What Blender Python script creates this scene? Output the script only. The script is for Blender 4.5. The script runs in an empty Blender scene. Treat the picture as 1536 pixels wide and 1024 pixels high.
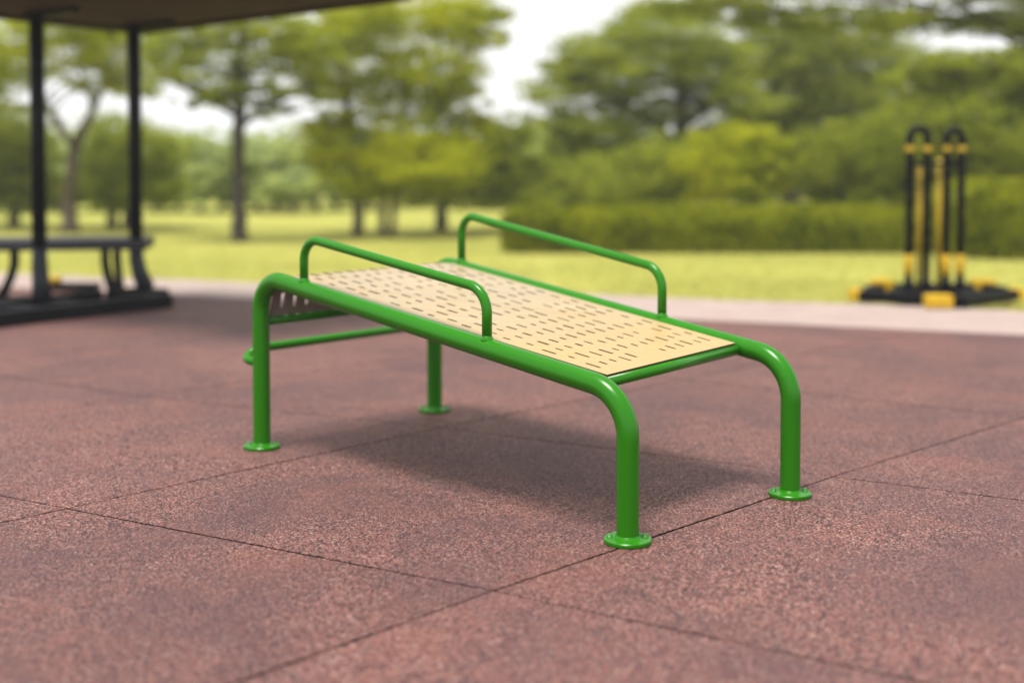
import bpy, bmesh, math, random
import numpy as np
from mathutils import Vector, Matrix

R = math.radians
scene = bpy.context.scene
COL = scene.collection

# ------------------------------------------------------------------ camera
F, PITCH, PPY, CAMH = 1901.28, 0.037803, 316.94, 1.0017
CP, SP = math.cos(PITCH), math.sin(PITCH)

cam_data = bpy.data.cameras.new('camera')
cam = bpy.data.objects.new('camera', cam_data)
COL.objects.link(cam)
cam.location = (0, 0, CAMH)
cam.rotation_euler = (math.pi / 2 - PITCH, 0, 0)
cam_data.sensor_width = 36.0
cam_data.lens = F / 1536 * 36.0
cam_data.shift_y = -(512 - PPY) / 1536
cam_data.clip_start = 0.05
cam_data.clip_end = 2000
cam_data.dof.use_dof = True
cam_data.dof.focus_distance = 3.58
cam_data.dof.aperture_fstop = cam_data.lens / 46.0
scene.camera = cam


def at(u, v, d):
    """world point seen at reference-photo coordinates (u, v), d metres away along +Y"""
    a, b = (u - 768) / F, (PPY - v) / F
    t = d / (CP + b * SP)
    return Vector((a * t, d, CAMH + t * (-SP + b * CP)))


def gnd(u, v, z=0.0):
    a, b = (u - 768) / F, (PPY - v) / F
    t = (z - CAMH) / (-SP + b * CP)
    return Vector((a * t, (CP + b * SP) * t, z))


# ------------------------------------------------------------------ object helpers
def tag(o, label=None, cat=None, group=None, kind=None):
    if label: o['label'] = label
    if cat: o['category'] = cat
    if group: o['group'] = group
    if kind: o['kind'] = kind
    return o


def thing(name, label, cat, loc=(0, 0, 0), rz=0.0, group=None):
    o = bpy.data.objects.new(name, None)
    o.empty_display_size = 0.1
    COL.objects.link(o)
    o.location = loc
    o.rotation_euler = (0, 0, rz)
    return tag(o, label, cat, group)


def world_inv(parent):
    if parent is None: return Matrix()
    m = Matrix.Translation(parent.location) @ parent.rotation_euler.to_matrix().to_4x4()
    if parent.parent is not None:
        m = world_of(parent.parent) @ m
    return m.inverted()


def world_of(o):
    m = Matrix.Translation(o.location) @ o.rotation_euler.to_matrix().to_4x4()
    return world_of(o.parent) @ m if o.parent is not None else m


class MB:
    """collects shapes (world coordinates) for ONE mesh object"""
    def __init__(self):
        self.bm = bmesh.new()

    def tube_rings(self, rings, cap0=True, cap1=True, smooth=True):
        bm = self.bm
        vs = [[bm.verts.new(p) for p in r] for r in rings]
        n = len(vs[0])
        for a, b in zip(vs, vs[1:]):
            for i in range(n):
                f = bm.faces.new((a[i], a[(i + 1) % n], b[(i + 1) % n], b[i])); f.smooth = smooth
        if cap0: bm.faces.new(list(reversed(vs[0])))
        if cap1: bm.faces.new(vs[-1])
        return self

    def tube(self, pts, r, seg=16, cap0=True, cap1=True):
        rr = r if isinstance(r, (list, tuple)) else [r] * len(pts)
        return self.tube_rings(make_rings(pts, rr, seg), cap0, cap1)

    def lathe(self, c, prof, seg=32, axis='Z'):
        rings = []
        for rad, z in prof:
            rings.append([Vector(c) + Vector((rad * math.cos(2 * math.pi * i / seg), rad * math.sin(2 * math.pi * i / seg), z)) for i in range(seg)])
        return self.tube_rings(rings)

    def box(self, c, size, rot=None, bevel=0.0):
        bm = self.bm
        tmp = bmesh.new()
        bmesh.ops.create_cube(tmp, size=1.0)
        bmesh.ops.scale(tmp, vec=size, verts=tmp.verts)
        if bevel:
            bmesh.ops.bevel(tmp, geom=list(tmp.edges), offset=bevel, segments=2, affect='EDGES', profile=0.6)
        M = Matrix.Translation(c) @ (rot.to_4x4() if rot is not None else Matrix())
        tmp.transform(M)
        me = bpy.data.meshes.new('tmp'); tmp.to_mesh(me); tmp.free()
        bm.from_mesh(me); bpy.data.meshes.remove(me)
        return self

    def bar(self, a, b, w, h, bevel=0.006, up=Vector((0, 0, 1))):
        a, b = Vector(a), Vector(b)
        d = (b - a); L = d.length; x = d / L
        y = up.cross(x).normalized(); z = x.cross(y)
        rot = Matrix((x, y, z)).transposed()
        return self.box((a + b) / 2, (L, w, h), rot, bevel)

    def build(self, name, mat, parent=None, sharp=None):
        bm = self.bm
        bmesh.ops.recalc_face_normals(bm, faces=bm.faces)
        me = bpy.data.meshes.new(name)
        bm.to_mesh(me); bm.free()
        if sharp is not None:
            for p in me.polygons: p.use_smooth = True
            me.set_sharp_from_angle(angle=sharp)
        return link_mesh(name, me, mat, parent)


def link_mesh(name, me, mat, parent=None):
    o = bpy.data.objects.new(name, me)
    COL.objects.link(o)
    if mat is not None:
        me.materials.append(mat)
    if parent is not None:
        o.parent = parent
        me.transform(world_of(parent).inverted())
    return o


def make_rings(pts, rr, seg):
    pts = [Vector(p) for p in pts]
    n = len(pts)
    tang = []
    for i in range(n):
        if i == 0: t = pts[1] - pts[0]
        elif i == n - 1: t = pts[-1] - pts[-2]
        else: t = (pts[i + 1] - pts[i]).normalized() + (pts[i] - pts[i - 1]).normalized()
        tang.append(t.normalized())
    ref = Vector((1, 0, 0)) if abs(tang[0].x) < 0.8 else Vector((0, 1, 0))
    u = (ref - tang[0] * ref.dot(tang[0])).normalized()
    rings = []
    for i in range(n):
        if i:
            q = tang[i - 1].rotation_difference(tang[i])
            u = q @ u
            u = (u - tang[i] * u.dot(tang[i])).normalized()
        v = tang[i].cross(u)
        rings.append([pts[i] + (u * math.cos(2 * math.pi * k / seg) + v * math.sin(2 * math.pi * k / seg)) * rr[i] for k in range(seg)])
    return rings


def fillet(pts, rads, n=10):
    """polyline with rounded corners; returns (points, spans) where spans[i] = (first, last) index of corner i's arc"""
    pts = [Vector(p) for p in pts]
    out = [pts[0]]; spans = []
    for i in range(1, len(pts) - 1):
        a = (pts[i - 1] - pts[i]).normalized(); b = (pts[i + 1] - pts[i]).normalized()
        ang = a.angle(b); r = rads[i - 1]
        tl = r / math.tan(ang / 2)
        p0, p1 = pts[i] + a * tl, pts[i] + b * tl
        bis = (a + b).normalized(); c = pts[i] + bis * (r / math.sin(ang / 2))
        v0, v1 = p0 - c, p1 - c
        tot = v0.angle(v1); ax = v0.cross(v1).normalized()
        s = len(out)
        for k in range(n + 1):
            out.append(c + Matrix.Rotation(tot * k / n, 3, ax) @ v0)
        spans.append((s, len(out) - 1))
    out.append(pts[-1])
    return out, spans


# ------------------------------------------------------------------ materials
class NT:
    def __init__(self, name):
        self.m = bpy.data.materials.new(name); self.m.use_nodes = True
        self.t = self.m.node_tree; self.n = self.t.nodes
        self.b = self.n['Principled BSDF']; self.out = self.n['Material Output']

    def add(self, kind, **kw):
        x = self.n.new(kind)
        for k, v in kw.items():
            if k.startswith('i_'):
                key = k[2:].replace('_', ' ')
                x.inputs[key].default_value = v
            else: setattr(x, k, v)
        return x

    def l(self, a, b): self.t.links.new(a, b)

    def ramp(self, fac, stops, interp='LINEAR'):
        r = self.n.new('ShaderNodeValToRGB'); cr = r.color_ramp; cr.interpolation = interp
        while len(cr.elements) < len(stops): cr.elements.new(0.5)
        for e, (p, c) in zip(cr.elements, stops):
            e.position = p; e.color = (*c, 1) if len(c) == 3 else c
        self.l(fac, r.inputs['Fac']); return r.outputs['Color']

    def mix(self, fac, a, b, blend='MIX'):
        x = self.n.new('ShaderNodeMix'); x.data_type = 'RGBA'; x.blend_type = blend
        for s, v in ((x.inputs['Factor'], fac), (x.inputs[6], a), (x.inputs[7], b)):
            if hasattr(v, 'type') and hasattr(v, 'links'): self.l(v, s)
            else: s.default_value = v if not isinstance(v, tuple) or len(v) == 4 else (*v, 1)
        return x.outputs[2]

    def noise(self, scale, detail=4, rough=0.55, vec=None, dist=0.0):
        x = self.n.new('ShaderNodeTexNoise')
        x.inputs['Scale'].default_value = scale; x.inputs['Detail'].default_value = detail
        x.inputs['Roughness'].default_value = rough; x.inputs['Distortion'].default_value = dist
        if vec is not None: self.l(vec, x.inputs['Vector'])
        return x.outputs['Fac']

    def coord(self):
        return self.n.new('ShaderNodeTexCoord').outputs['Object']

    def geo_pos(self):
        return self.n.new('ShaderNodeNewGeometry').outputs['Position']

    def bump(self, h, strength, dist):
        b = self.n.new('ShaderNodeBump'); b.inputs['Strength'].default_value = strength; b.inputs['Distance'].default_value = dist
        self.l(h, b.inputs['Height']); self.l(b.outputs['Normal'], self.b.inputs['Normal'])


def paint(name, col, rough=0.35, coat=0.0, var=0.12, scale=6.0, orange=0.0, spec=0.5, metal=0.0):
    t = NT(name); p = t.geo_pos()
    n = t.noise(scale, 5, 0.6, p)
    c = t.ramp(n, [(0.3, tuple(x * (1 - var) for x in col)), (0.7, tuple(min(1, x * (1 + var)) for x in col))])
    t.l(c, t.b.inputs['Base Color'])
    r = t.n.new('ShaderNodeMapRange'); t.l(t.noise(scale * 5, 4, 0.6, p), r.inputs['Value'])
    r.inputs['To Min'].default_value = rough * 0.75; r.inputs['To Max'].default_value = rough * 1.3
    t.l(r.outputs['Result'], t.b.inputs['Roughness'])
    t.b.inputs['Coat Weight'].default_value = coat; t.b.inputs['Coat Roughness'].default_value = 0.12
    t.b.inputs['Specular IOR Level'].default_value = spec
    t.b.inputs['Metallic'].default_value = metal
    if orange: t.bump(t.noise(220, 2, 0.5, p), orange, 0.0006)
    return t.m


def rubber_mat():
    t = NT('rubber_granules'); p = t.geo_pos()
    wob = t.n.new('ShaderNodeMapping'); t.l(p, wob.inputs['Vector'])
    v = t.n.new('ShaderNodeTexVoronoi'); v.inputs['Scale'].default_value = 235; v.inputs['Randomness'].default_value = 1.0
    # warp the cells so the granules read as torn crumbs
    nz = t.n.new('ShaderNodeTexNoise'); nz.inputs['Scale'].default_value = 260; t.l(p, nz.inputs['Vector'])
    add = t.n.new('ShaderNodeVectorMath'); add.operation = 'MULTIPLY_ADD'
    t.l(nz.outputs['Color'], add.inputs[0]); add.inputs[1].default_value = (0.006, 0.006, 0.0); t.l(p, add.inputs[2])
    t.l(add.outputs[0], v.inputs['Vector'])
    sep = t.n.new('ShaderNodeSeparateColor'); t.l(v.outputs['Color'], sep.inputs['Color'])
    g = t.ramp(sep.outputs[0], [(0.0, (0.008, 0.007, 0.011)), (0.27, (0.032, 0.019, 0.026)), (0.40, (0.135, 0.050, 0.044)),
                                (0.62, (0.270, 0.098, 0.076)), (0.80, (0.34, 0.150, 0.120)), (0.93, (0.44, 0.265, 0.225)), (1.0, (0.55, 0.40, 0.35))])
    # broad mottling: purple-grey worn zones, warm zones
    m1 = t.noise(1.1, 6, 0.65, p, 0.6)
    c = t.mix(t.ramp(m1, [(0.38, (0, 0, 0)), (0.66, (0.70, 0.70, 0.70))]), g, (0.092, 0.048, 0.058))
    m2 = t.noise(2.6, 5, 0.6, p, 0.4)
    c = t.mix(t.ramp(m2, [(0.50, (0, 0, 0)), (0.72, (0.35, 0.35, 0.35))]), c, (0.28, 0.115, 0.08))
    m3 = t.noise(9.0, 4, 0.7, p, 0.8)
    c = t.mix(t.ramp(m3, [(0.56, (0, 0, 0)), (0.72, (0.42, 0.42, 0.42))]), c, (0.05, 0.030, 0.036))
    tone = t.ramp(t.n.new('ShaderNodeNewGeometry').outputs['Random Per Island'], [(0.0, (0.90, 0.865, 0.86)), (1.0, (1.05, 1.01, 0.99))])
    c = t.mix(1.0, c, tone, 'MULTIPLY')
    t.l(c, t.b.inputs['Base Color'])
    t.b.inputs['Sheen Weight'].default_value = 0.04; t.b.inputs['Sheen Roughness'].default_value = 0.28; t.b.inputs['Sheen Tint'].default_value = (1, 0.84, 0.88, 1)
    t.b.inputs['Roughness'].default_value = 0.55
    t.b.inputs['Specular IOR Level'].default_value = 0.30
    h = t.n.new('ShaderNodeMath'); h.operation = 'MULTIPLY_ADD'
    t.l(v.outputs['Distance'], h.inputs[0]); h.inputs[1].default_value = -0.7
    t.l(sep.outputs[1], h.inputs[2])
    t.bump(h.outputs[0], 0.9, 0.005)
    return t.m


def path_mat():
    t = NT('pale_concrete'); p = t.geo_pos()
    a = t.ramp(t.noise(3.0, 6, 0.65, p), [(0.3, (0.31, 0.225, 0.20)), (0.7, (0.40, 0.31, 0.275))])
    c = t.mix(0.35, a, t.ramp(t.noise(60, 4, 0.7, p), [(0.3, (0.24, 0.185, 0.17)), (0.7, (0.44, 0.37, 0.34))]))
    t.l(c, t.b.inputs['Base Color']); t.b.inputs['Roughness'].default_value = 0.85
    t.bump(t.noise(120, 4, 0.7, p), 0.3, 0.004)
    return t.m


def lawn_mat():
    t = NT('lawn'); p = t.geo_pos()
    a = t.ramp(t.noise(0.35, 6, 0.6, p), [(0.32, (0.21, 0.25, 0.040)), (0.52, (0.41, 0.425, 0.085)), (0.7, (0.56, 0.525, 0.14))])
    c = t.mix(0.45, a, t.ramp(t.noise(5, 6, 0.7, p), [(0.3, (0.26, 0.28, 0.05)), (0.7, (0.52, 0.46, 0.14))]))
    t.l(c, t.b.inputs['Base Color']); t.b.inputs['Roughness'].default_value = 0.9
    t.b.inputs['Specular IOR Level'].default_value = 0.15
    t.bump(t.noise(40, 5, 0.7, p), 0.8, 0.03)
    return t.m


def leaf_mat(name, dark, mid, light, trans=0.4):
    t = NT(name)
    g = t.n.new('ShaderNodeNewGeometry')
    c = t.ramp(g.outputs['Random Per Island'], [(0.0, dark), (0.5, mid), (1.0, light)])
    n = t.noise(1.3, 3, 0.6, g.outputs['Position'])
    c = t.mix(t.ramp(n, [(0.40, (0, 0, 0)), (0.66, (0.6, 0.6, 0.6))]), c, light)
    t.l(c, t.b.inputs['Base Color']); t.b.inputs['Roughness'].default_value = 0.5
    t.b.inputs['Specular IOR Level'].default_value = 0.08
    tr = t.n.new('ShaderNodeBsdfTranslucent'); t.l(c, tr.inputs['Color'])
    mx = t.n.new('ShaderNodeMixShader'); mx.inputs[0].default_value = trans
    t.l(t.b.outputs[0], mx.inputs[1]); t.l(tr.outputs[0], mx.inputs[2]); t.l(mx.outputs[0], t.out.inputs['Surface'])
    return t.m


def bark_mat(name, a, b):
    t = NT(name); p = t.geo_pos()
    mp = t.n.new('ShaderNodeMapping'); mp.inputs['Scale'].default_value = (14, 14, 3); t.l(p, mp.inputs['Vector'])
    n = t.noise(1.0, 6, 0.7, mp.outputs[0])
    t.l(t.ramp(n, [(0.3, a), (0.7, b)]), t.b.inputs['Base Color']); t.b.inputs['Roughness'].default_value = 0.9
    t.bump(n, 0.6, 0.02)
    return t.m


def panel_mat():
    t = NT('panel_laminate'); p = t.coord()
    mp = t.n.new('ShaderNodeMapping'); mp.inputs['Rotation'].default_value = (0, 0, R(43)); mp.inputs['Scale'].default_value = (1.5, 10, 6); t.l(p, mp.inputs['Vector'])
    a = t.ramp(t.noise(1.6, 6, 0.6, mp.outputs[0], 0.6), [(0.3, (0.345, 0.265, 0.155)), (0.7, (0.415, 0.34, 0.222))])
    c = t.mix(t.ramp(t.noise(3.2, 3, 0.5, p), [(0.42, (0, 0, 0)), (0.7, (0.5, 0.5, 0.5))]), a, (0.43, 0.30, 0.145))
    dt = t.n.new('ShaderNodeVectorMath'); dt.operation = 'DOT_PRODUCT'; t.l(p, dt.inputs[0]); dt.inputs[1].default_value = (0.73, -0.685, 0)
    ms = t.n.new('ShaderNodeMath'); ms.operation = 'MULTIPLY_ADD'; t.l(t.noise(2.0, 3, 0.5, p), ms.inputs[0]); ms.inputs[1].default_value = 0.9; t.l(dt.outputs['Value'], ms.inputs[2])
    c = t.mix(t.ramp(ms.outputs[0], [(0.25, (0, 0, 0)), (1.0, (0.75, 0.75, 0.75))]), c, (0.445, 0.305, 0.115))      # more golden towards the foot end
    c = t.mix(t.ramp(t.noise(38, 4, 0.6, p, 0.8), [(0.60, (0, 0, 0)), (0.74, (0.45, 0.45, 0.45))]), c, (0.36, 0.255, 0.125))
    t.l(c, t.b.inputs['Base Color'])
    rr = t.ramp(t.noise(14, 4, 0.6, p), [(0.3, (0.34,) * 3), (0.7, (0.52,) * 3)])
    t.l(rr, t.b.inputs['Roughness'])
    t.b.inputs['Specular IOR Level'].default_value = 0.4
    return t.m


M = dict(
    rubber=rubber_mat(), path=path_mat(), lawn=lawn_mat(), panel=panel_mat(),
    green=paint('green_paint', (0.018, 0.172, 0.0006), 0.24, 0.0, 0.05, 3.0, 0.0, spec=0.3),
    under=paint('board_underside', (0.20, 0.19, 0.165), 0.6, 0.0, 0.15, 12.0, spec=0.3),
    core=paint('board_core', (0.045, 0.034, 0.018), 0.6, 0.0, 0.2, 12.0, spec=0.3),
    joint=paint('joint_dirt', (0.018, 0.011, 0.010), 0.9, 0.0, 0.3, 40.0, spec=0.1),
    bolt=paint('bolt_paint', (0.028, 0.16, 0.02), 0.4, 0.0, 0.2, 30.0),
    black=paint('black_steel', (0.003, 0.0033, 0.006), 0.5, 0.0, 0.25, 5.0, spec=0.12),
    worn=paint('worn_black_steel', (0.016, 0.022, 0.030), 0.45, 0.0, 0.3, 9.0, spec=0.3),
    seat=paint('bench_slab', (0.02, 0.019, 0.026), 0.45, 0.0, 0.25, 8.0),
    yellow=paint('yellow_paint', (0.58, 0.36, 0.004), 0.45, 0.0, 0.12, 8.0),
    ochre=paint('dull_yellow_paint', (0.50, 0.33, 0.004), 0.5, 0.0, 0.15, 8.0),
    roof=paint('roof_boards', (0.036, 0.013, 0.005), 0.8, 0.0, 0.35, 4.0, spec=0.2),
    fascia=paint('roof_edge', (0.045, 0.020, 0.014), 0.7, 0.0, 0.3, 6.0, spec=0.3),
    bark=bark_mat('bark', (0.055, 0.042, 0.032), (0.13, 0.10, 0.075)),
    bark_dark=bark_mat('bark_dark', (0.030, 0.026, 0.024), (0.075, 0.062, 0.055)),
    leaf_yellow=leaf_mat('leaf_yellow', (0.14, 0.19, 0.008), (0.37, 0.425, 0.012), (0.60, 0.60, 0.018), 0.5),
    leaf_mid=leaf_mat('leaf_mid', (0.10, 0.14, 0.020), (0.27, 0.33, 0.034), (0.48, 0.51, 0.042), 0.5),
    leaf_dark=leaf_mat('leaf_dark', (0.07, 0.10, 0.018), (0.20, 0.25, 0.028), (0.38, 0.40, 0.034), 0.5),
    leaf_hazed=leaf_mat('leaf_hazed', (0.26, 0.35, 0.16), (0.44, 0.53, 0.22), (0.62, 0.67, 0.23), 0.5),  # far foliage: pale blue-green distance haze painted into the leaf colour
    hedge=leaf_mat('hedge_leaf', (0.035, 0.065, 0.005), (0.16, 0.20, 0.008), (0.48, 0.50, 0.014), 0.4),
)

# ------------------------------------------------------------------ ground
def sheet(name, pts, z, mat):
    bm = bmesh.new()
    f = bm.faces.new([bm.verts.new((x, y, z)) for x, y in pts])
    bmesh.ops.recalc_face_normals(bm, faces=bm.faces)
    if f.normal.z < 0: bmesh.ops.reverse_faces(bm, faces=bm.faces)
    me = bpy.data.meshes.new(name); bm.to_mesh(me); bm.free()
    return tag(link_mesh(name, me, mat), kind='structure')


sheet('lawn', [(-400, -60), (400, -60), (400, 600), (-400, 600)], -0.040, M['lawn'])
# the far edge of the rubber paving and of the pale path beyond it (two nearly parallel lines)
E0, ED = Vector((-2.6, 9.62)), Vector((3.74, -1.50)).normalized()
Q0, QD = Vector((-3.05, 11.0)), Vector((4.45, -1.60)).normalized()
pa, pb = E0 - ED * 14, E0 + ED * 14
qa, qb = Q0 - QD * 14, Q0 + QD * 14
en = Vector((-ED.y, ED.x)) * 0.004
sheet('path', [(pa.x + en.x, pa.y + en.y), (pb.x + en.x, pb.y + en.y)] +
      [(lambda c: (c.x, c.y))(qb.lerp(qa, k / 400) + Vector((-QD.y, QD.x)) * (0.035 * math.sin(k * 1.7) * math.sin(k * .61) + 0.03 * math.sin(k * .23) + 0.02 * math.sin(k * 4.1))) for k in range(401)], -0.004, M['path'])


def paving():
    """square rubber tiles with chamfered edges and narrow open joints, cut off at the path"""
    o = Vector((-1.295, 3.651)); b = Vector((1.262, -0.726)); a = Vector((1.043, 1.100))
    rnd = random.Random(3)
    fix = {(0, 0): (-1.295, 3.651), (1, 0): (-.044, 2.942), (0, 1): (-.273, 4.779), (1, 1): (1.03, 4.029),
           (-1, 1): (-1.60, 5.43), (2, 0): (1.165, 2.185), (1, 2): (2.03, 4.98), (0, -1): (-2.33, 2.53), (1, -1): (-1.05, 1.86)}
    def node(i, j):
        return Vector(fix[(i, j)]) if (i, j) in fix else o + b * i + a * j
    bm = bmesh.new()
    g, ch, dep = 0.0031, 0.0012, 0.022
    for i in range(-10, 9):
        for j in range(-7, 11):
            c = [node(i, j), node(i + 1, j), node(i + 1, j + 1), node(i, j + 1)]
            m = sum(c, Vector((0, 0))) / 4
            if abs(m.x) > 9 or m.y < -3 or m.y > 14: continue
            n = 48                                         # the cut edges wander a little
            loop = []
            for k in range(4):
                p, q = c[k], c[(k + 1) % 4]
                for s in range(n):
                    loop.append(p.lerp(q, s / n))
            def inset(d, z, jit):
                out = []
                for k, p in enumerate(loop):
                    q = p + (m - p).normalized() * d * 1.45 + Vector((rnd.uniform(-jit, jit), rnd.uniform(-jit, jit)))
                    out.append(bm.verts.new((q.x, q.y, z)))
                return out
            dz = rnd.uniform(-0.0004, 0.0004)
            lo = inset(g, -dep, 0.0006); mid = inset(g, -ch + dz, 0.0011); top = inset(g + ch, dz, 0.0012)
            for A, B in ((lo, mid), (mid, top)):
                for k in range(len(A)):
                    bm.faces.new((A[k], A[(k + 1) % len(A)], B[(k + 1) % len(A)], B[k])).material_index = 1 if A is lo else 0
            bm.faces.new(top)
    n3 = Vector((-ED.y, ED.x, 0))
    bmesh.ops.bisect_plane(bm, geom=bm.verts[:] + bm.edges[:] + bm.faces[:], plane_co=(E0.x, E0.y, 0), plane_no=n3, clear_outer=True)
    base = [bm.verts.new((x, y, -0.0225)) for x, y in ((-14, -6), (14, -6), (pb.x, pb.y), (pa.x, pa.y))]
    bm.faces.new(base).material_index = 1
    bmesh.ops.recalc_face_normals(bm, faces=bm.faces)
    for f in bm.faces:
        if f.normal.z < -0.5: f.normal_flip()
    me = bpy.data.meshes.new('paving'); bm.to_mesh(me); bm.free()
    o = link_mesh('paving', me, M['rubber']); me.materials.append(M['joint'])
    return tag(o, kind='structure')


paving()

# ------------------------------------------------------------------ the green exercise bench
G = {k: gnd(*uv) for k, uv in dict(NL=(393, 671.5), NR=(941.5, 813), FL=(652, 616.5), FR=(1185, 743)).items()}
HT = dict(NL=0.610, NR=0.394, FL=0.612, FR=0.409)
TR = 0.0300


def bench():
    centre = sum(G.values(), Vector()) / 4
    root = thing('exercise_bench', 'bright green tubular sit-up bench with sloping perforated beige board', 'exercise bench', centre)
    C = {k: G[k] + Vector((0, 0, HT[k])) for k in G}
    # side tubes: leg, bent rail, leg
    for s in 'NF':
        hi, lo = s + 'L', s + 'R'
        pts, spans = fillet([G[hi], C[hi], C[lo], G[lo]], [0.105, 0.135], 14)
        mid = []                                           # extra rings on the straight parts
        rings = make_rings(pts, [TR] * len(pts), 40)
        (a0, a1), (b0, b1) = spans
        MB().tube_rings(rings[:a0 + 1], False, False).build('leg', M['green'], root)
        MB().tube_rings(rings[a0:b1 + 1], False, False).build('side_rail', M['green'], root)
        MB().tube_rings(rings[b1:], False, False).build('leg', M['green'], root)
    # base flanges with two bolts each
    for k in G:
        fl = MB().lathe(G[k], [(0.0615, 0.0005), (0.0640, 0.0025), (0.0640, 0.0105), (0.0620, 0.0125), (0.040, 0.0127), (0.0345, 0.0145), (0.0312, 0.019), (0.0295, 0.021)], 48).build('base_flange', M['green'], root, R(35))
        for ang in (12, 168):
            c = G[k] + Vector((0.0485 * math.cos(R(ang)), 0.0485 * math.sin(R(ang)), 0))
            MB().lathe(c, [(0.0105, 0.0115), (0.0105, 0.0140), (0.0078, 0.0142), (0.0078, 0.0185), (0.0060, 0.0205), (0.001, 0.0212)], 6).build('bolt', M['bolt'], fl)
    # handrails
    def frac(hi, lo, u):
        k = (u - 768) / F
        A, B = G[hi], G[lo]
        cam_d = lambda P: P.y * CP + CAMH * SP - 0.5 * SP
        f = 0.5
        for _ in range(60):
            P = A.lerp(B, f)
            e = P.x - k * (P.y * CP + 0.5 * SP)
            f -= e / ((B.x - A.x) - k * CP * (B.y - A.y))
        return f
    for s, u0, u1, hh, h1 in (('N', 456.5, 730.5, 0.176, 0.171), ('F', 692.5, 993, 0.212, 0.184)):
        hi, lo = s + 'L', s + 'R'
        P0, P1 = C[hi].lerp(C[lo], frac(hi, lo, u0)), C[hi].lerp(C[lo], frac(hi, lo, u1))
        Z = Vector((0, 0, 1))
        pts, _ = fillet([P0 + Z * 0.012, P0 + Z * hh, P1 + Z * h1, P1 + Z * 0.012], [0.068, 0.080], 12)
        hr = MB().tube(pts, 0.0150, 28)
        d = (C[lo] - C[hi]).normalized()
        for P in (P0, P1):                                 # weld bead where the rail meets the tube
            prof = [(0.0148, 0.0385), (0.0156, 0.0345), (0.0172, 0.0315), (0.0200, 0.0280), (0.0205, 0.020)]
            hr.lathe(P, prof, 28)
        hr.build('handrail', M['green'], root)
    # perforated board, curling down over the raised end to the cross bar
    Zv = Vector((0, 0, 1))
    acr_hi = (C['FL'] - C['NL']).normalized(); acr_lo = (C['FR'] - C['NR']).normalized()
    h = 0.0175
    zb = 0.462
    end_n, end_f = C['NL'].lerp(C['NR'], 0.930), C['FL'].lerp(C['FR'], 0.8955)
    nA = end_n + acr_lo * 0.048 + Zv * h; nB = C['NL'] + acr_hi * 0.040 + Zv * h; nC = Vector((nB.x, nB.y, zb))
    fA = end_f - acr_lo * 0.037 + Zv * h; fB = C['FL'] - acr_hi * 0.037 + Zv * h; fC = Vector((fB.x, fB.y, zb))
    pn, _ = fillet([nA, nB, nC], [0.118], 24); pf, _ = fillet([fA, fB, fC], [0.118], 24)
    cum = [0.0]
    for i in range(1, len(pn)): cum.append(cum[-1] + ((pn[i] - pn[i - 1]).length + (pf[i] - pf[i - 1]).length) / 2)
    Ltot = cum[-1]

    def surf(s, t):
        s = min(max(s, 0), Ltot)
        i = 0
        while i < len(cum) - 2 and cum[i + 1] < s: i += 1
        k = (s - cum[i]) / (cum[i + 1] - cum[i])
        return pn[i].lerp(pn[i + 1], k).lerp(pf[i].lerp(pf[i + 1], k), t)
    def nrm(s, t):
        e = 0.004
        ds = surf(min(s + e, Ltot), t) - surf(max(s - e, 0), t); dt = surf(s, 0.9) - surf(s, 0.1)
        n = ds.cross(dt).normalized()
        return n if n.z > 0 or abs(n.z) < 0.2 and n.x < 0 else -n
    bm = bmesh.new(); rnd = random.Random(11)
    cache = {}
    th = 0.006
    def V(s, t):
        key = (round(s, 5), round(t, 5))
        if key not in cache:
            p = surf(s, t); cache[key] = (bm.verts.new(p), bm.verts.new(p - nrm(s, t) * th))
        return cache[key]
    faces = []
    def quad(*st):
        faces.append([V(*x) for x in st])
    m0, m1 = 0.042, 0.014
    NC, NRW = 19, 13
    cs = [m0 + (Ltot - m0 - m1) * i / NC for i in range(NC + 1)]
    ts = [0.035 + 0.93 * j / NRW for j in range(NRW + 1)]
    tb = [0.0]
    wid = 0.72
    for i in range(NC):
        s0, s1 = cs[i], cs[i + 1]
        for j in range(NRW):
            t0, t1 = ts[j], ts[j + 1]
            sm = (s0 + s1) / 2 + rnd.uniform(-0.008, 0.008); off = (0.25 if i % 2 else -0.25) * 0.55
            tm = (t0 + t1) / 2 + off * (t1 - t0)
            if rnd.random() < 0.10 and i < NC - 3:
                quad((s0, t0), (s1, t0), (s1, (t0 + t1) / 2), (s0, (t0 + t1) / 2)); quad((s0, (t0 + t1) / 2), (s1, (t0 + t1) / 2), (s1, t1), (s0, t1)); continue
            a = 0.0250 * rnd.uniform(0.55, 1.2); b = 0.0052 / wid * rnd.uniform(0.8, 1.15); e = 0.004
            if i >= NC - 3: a, b = 0.029, 0.0085 / wid
            tc = (t0 + t1) / 2
            H = [(sm - a, tm), (sm - a + e, tm + b), (sm + a - e, tm + b), (sm + a, tm), (sm + a - e, tm - b), (sm - a + e, tm - b)]
            B = [(s0, tc), (s0, t1), (s1, t1), (s1, tc), (s1, t0), (s0, t0)]
            for k in range(6):
                quad(B[k], B[(k + 1) % 6], H[(k + 1) % 6], H[k])
        for t0, t1 in ((0.0, ts[0]), (ts[-1], 1.0)):
            quad((s0, t0), (s1, t0), (s1, t1), (s0, t1))
    tl = [0.0] + [x for j in range(NRW) for x in (ts[j], (ts[j] + ts[j + 1]) / 2)] + [ts[-1], 1.0]
    for s0, s1 in ((0.0, m0), (Ltot - m1, Ltot)):
        for t0, t1 in zip(tl, tl[1:]): quad((s0, t0), (s1, t0), (s1, t1), (s0, t1))
    edges = {}
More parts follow.
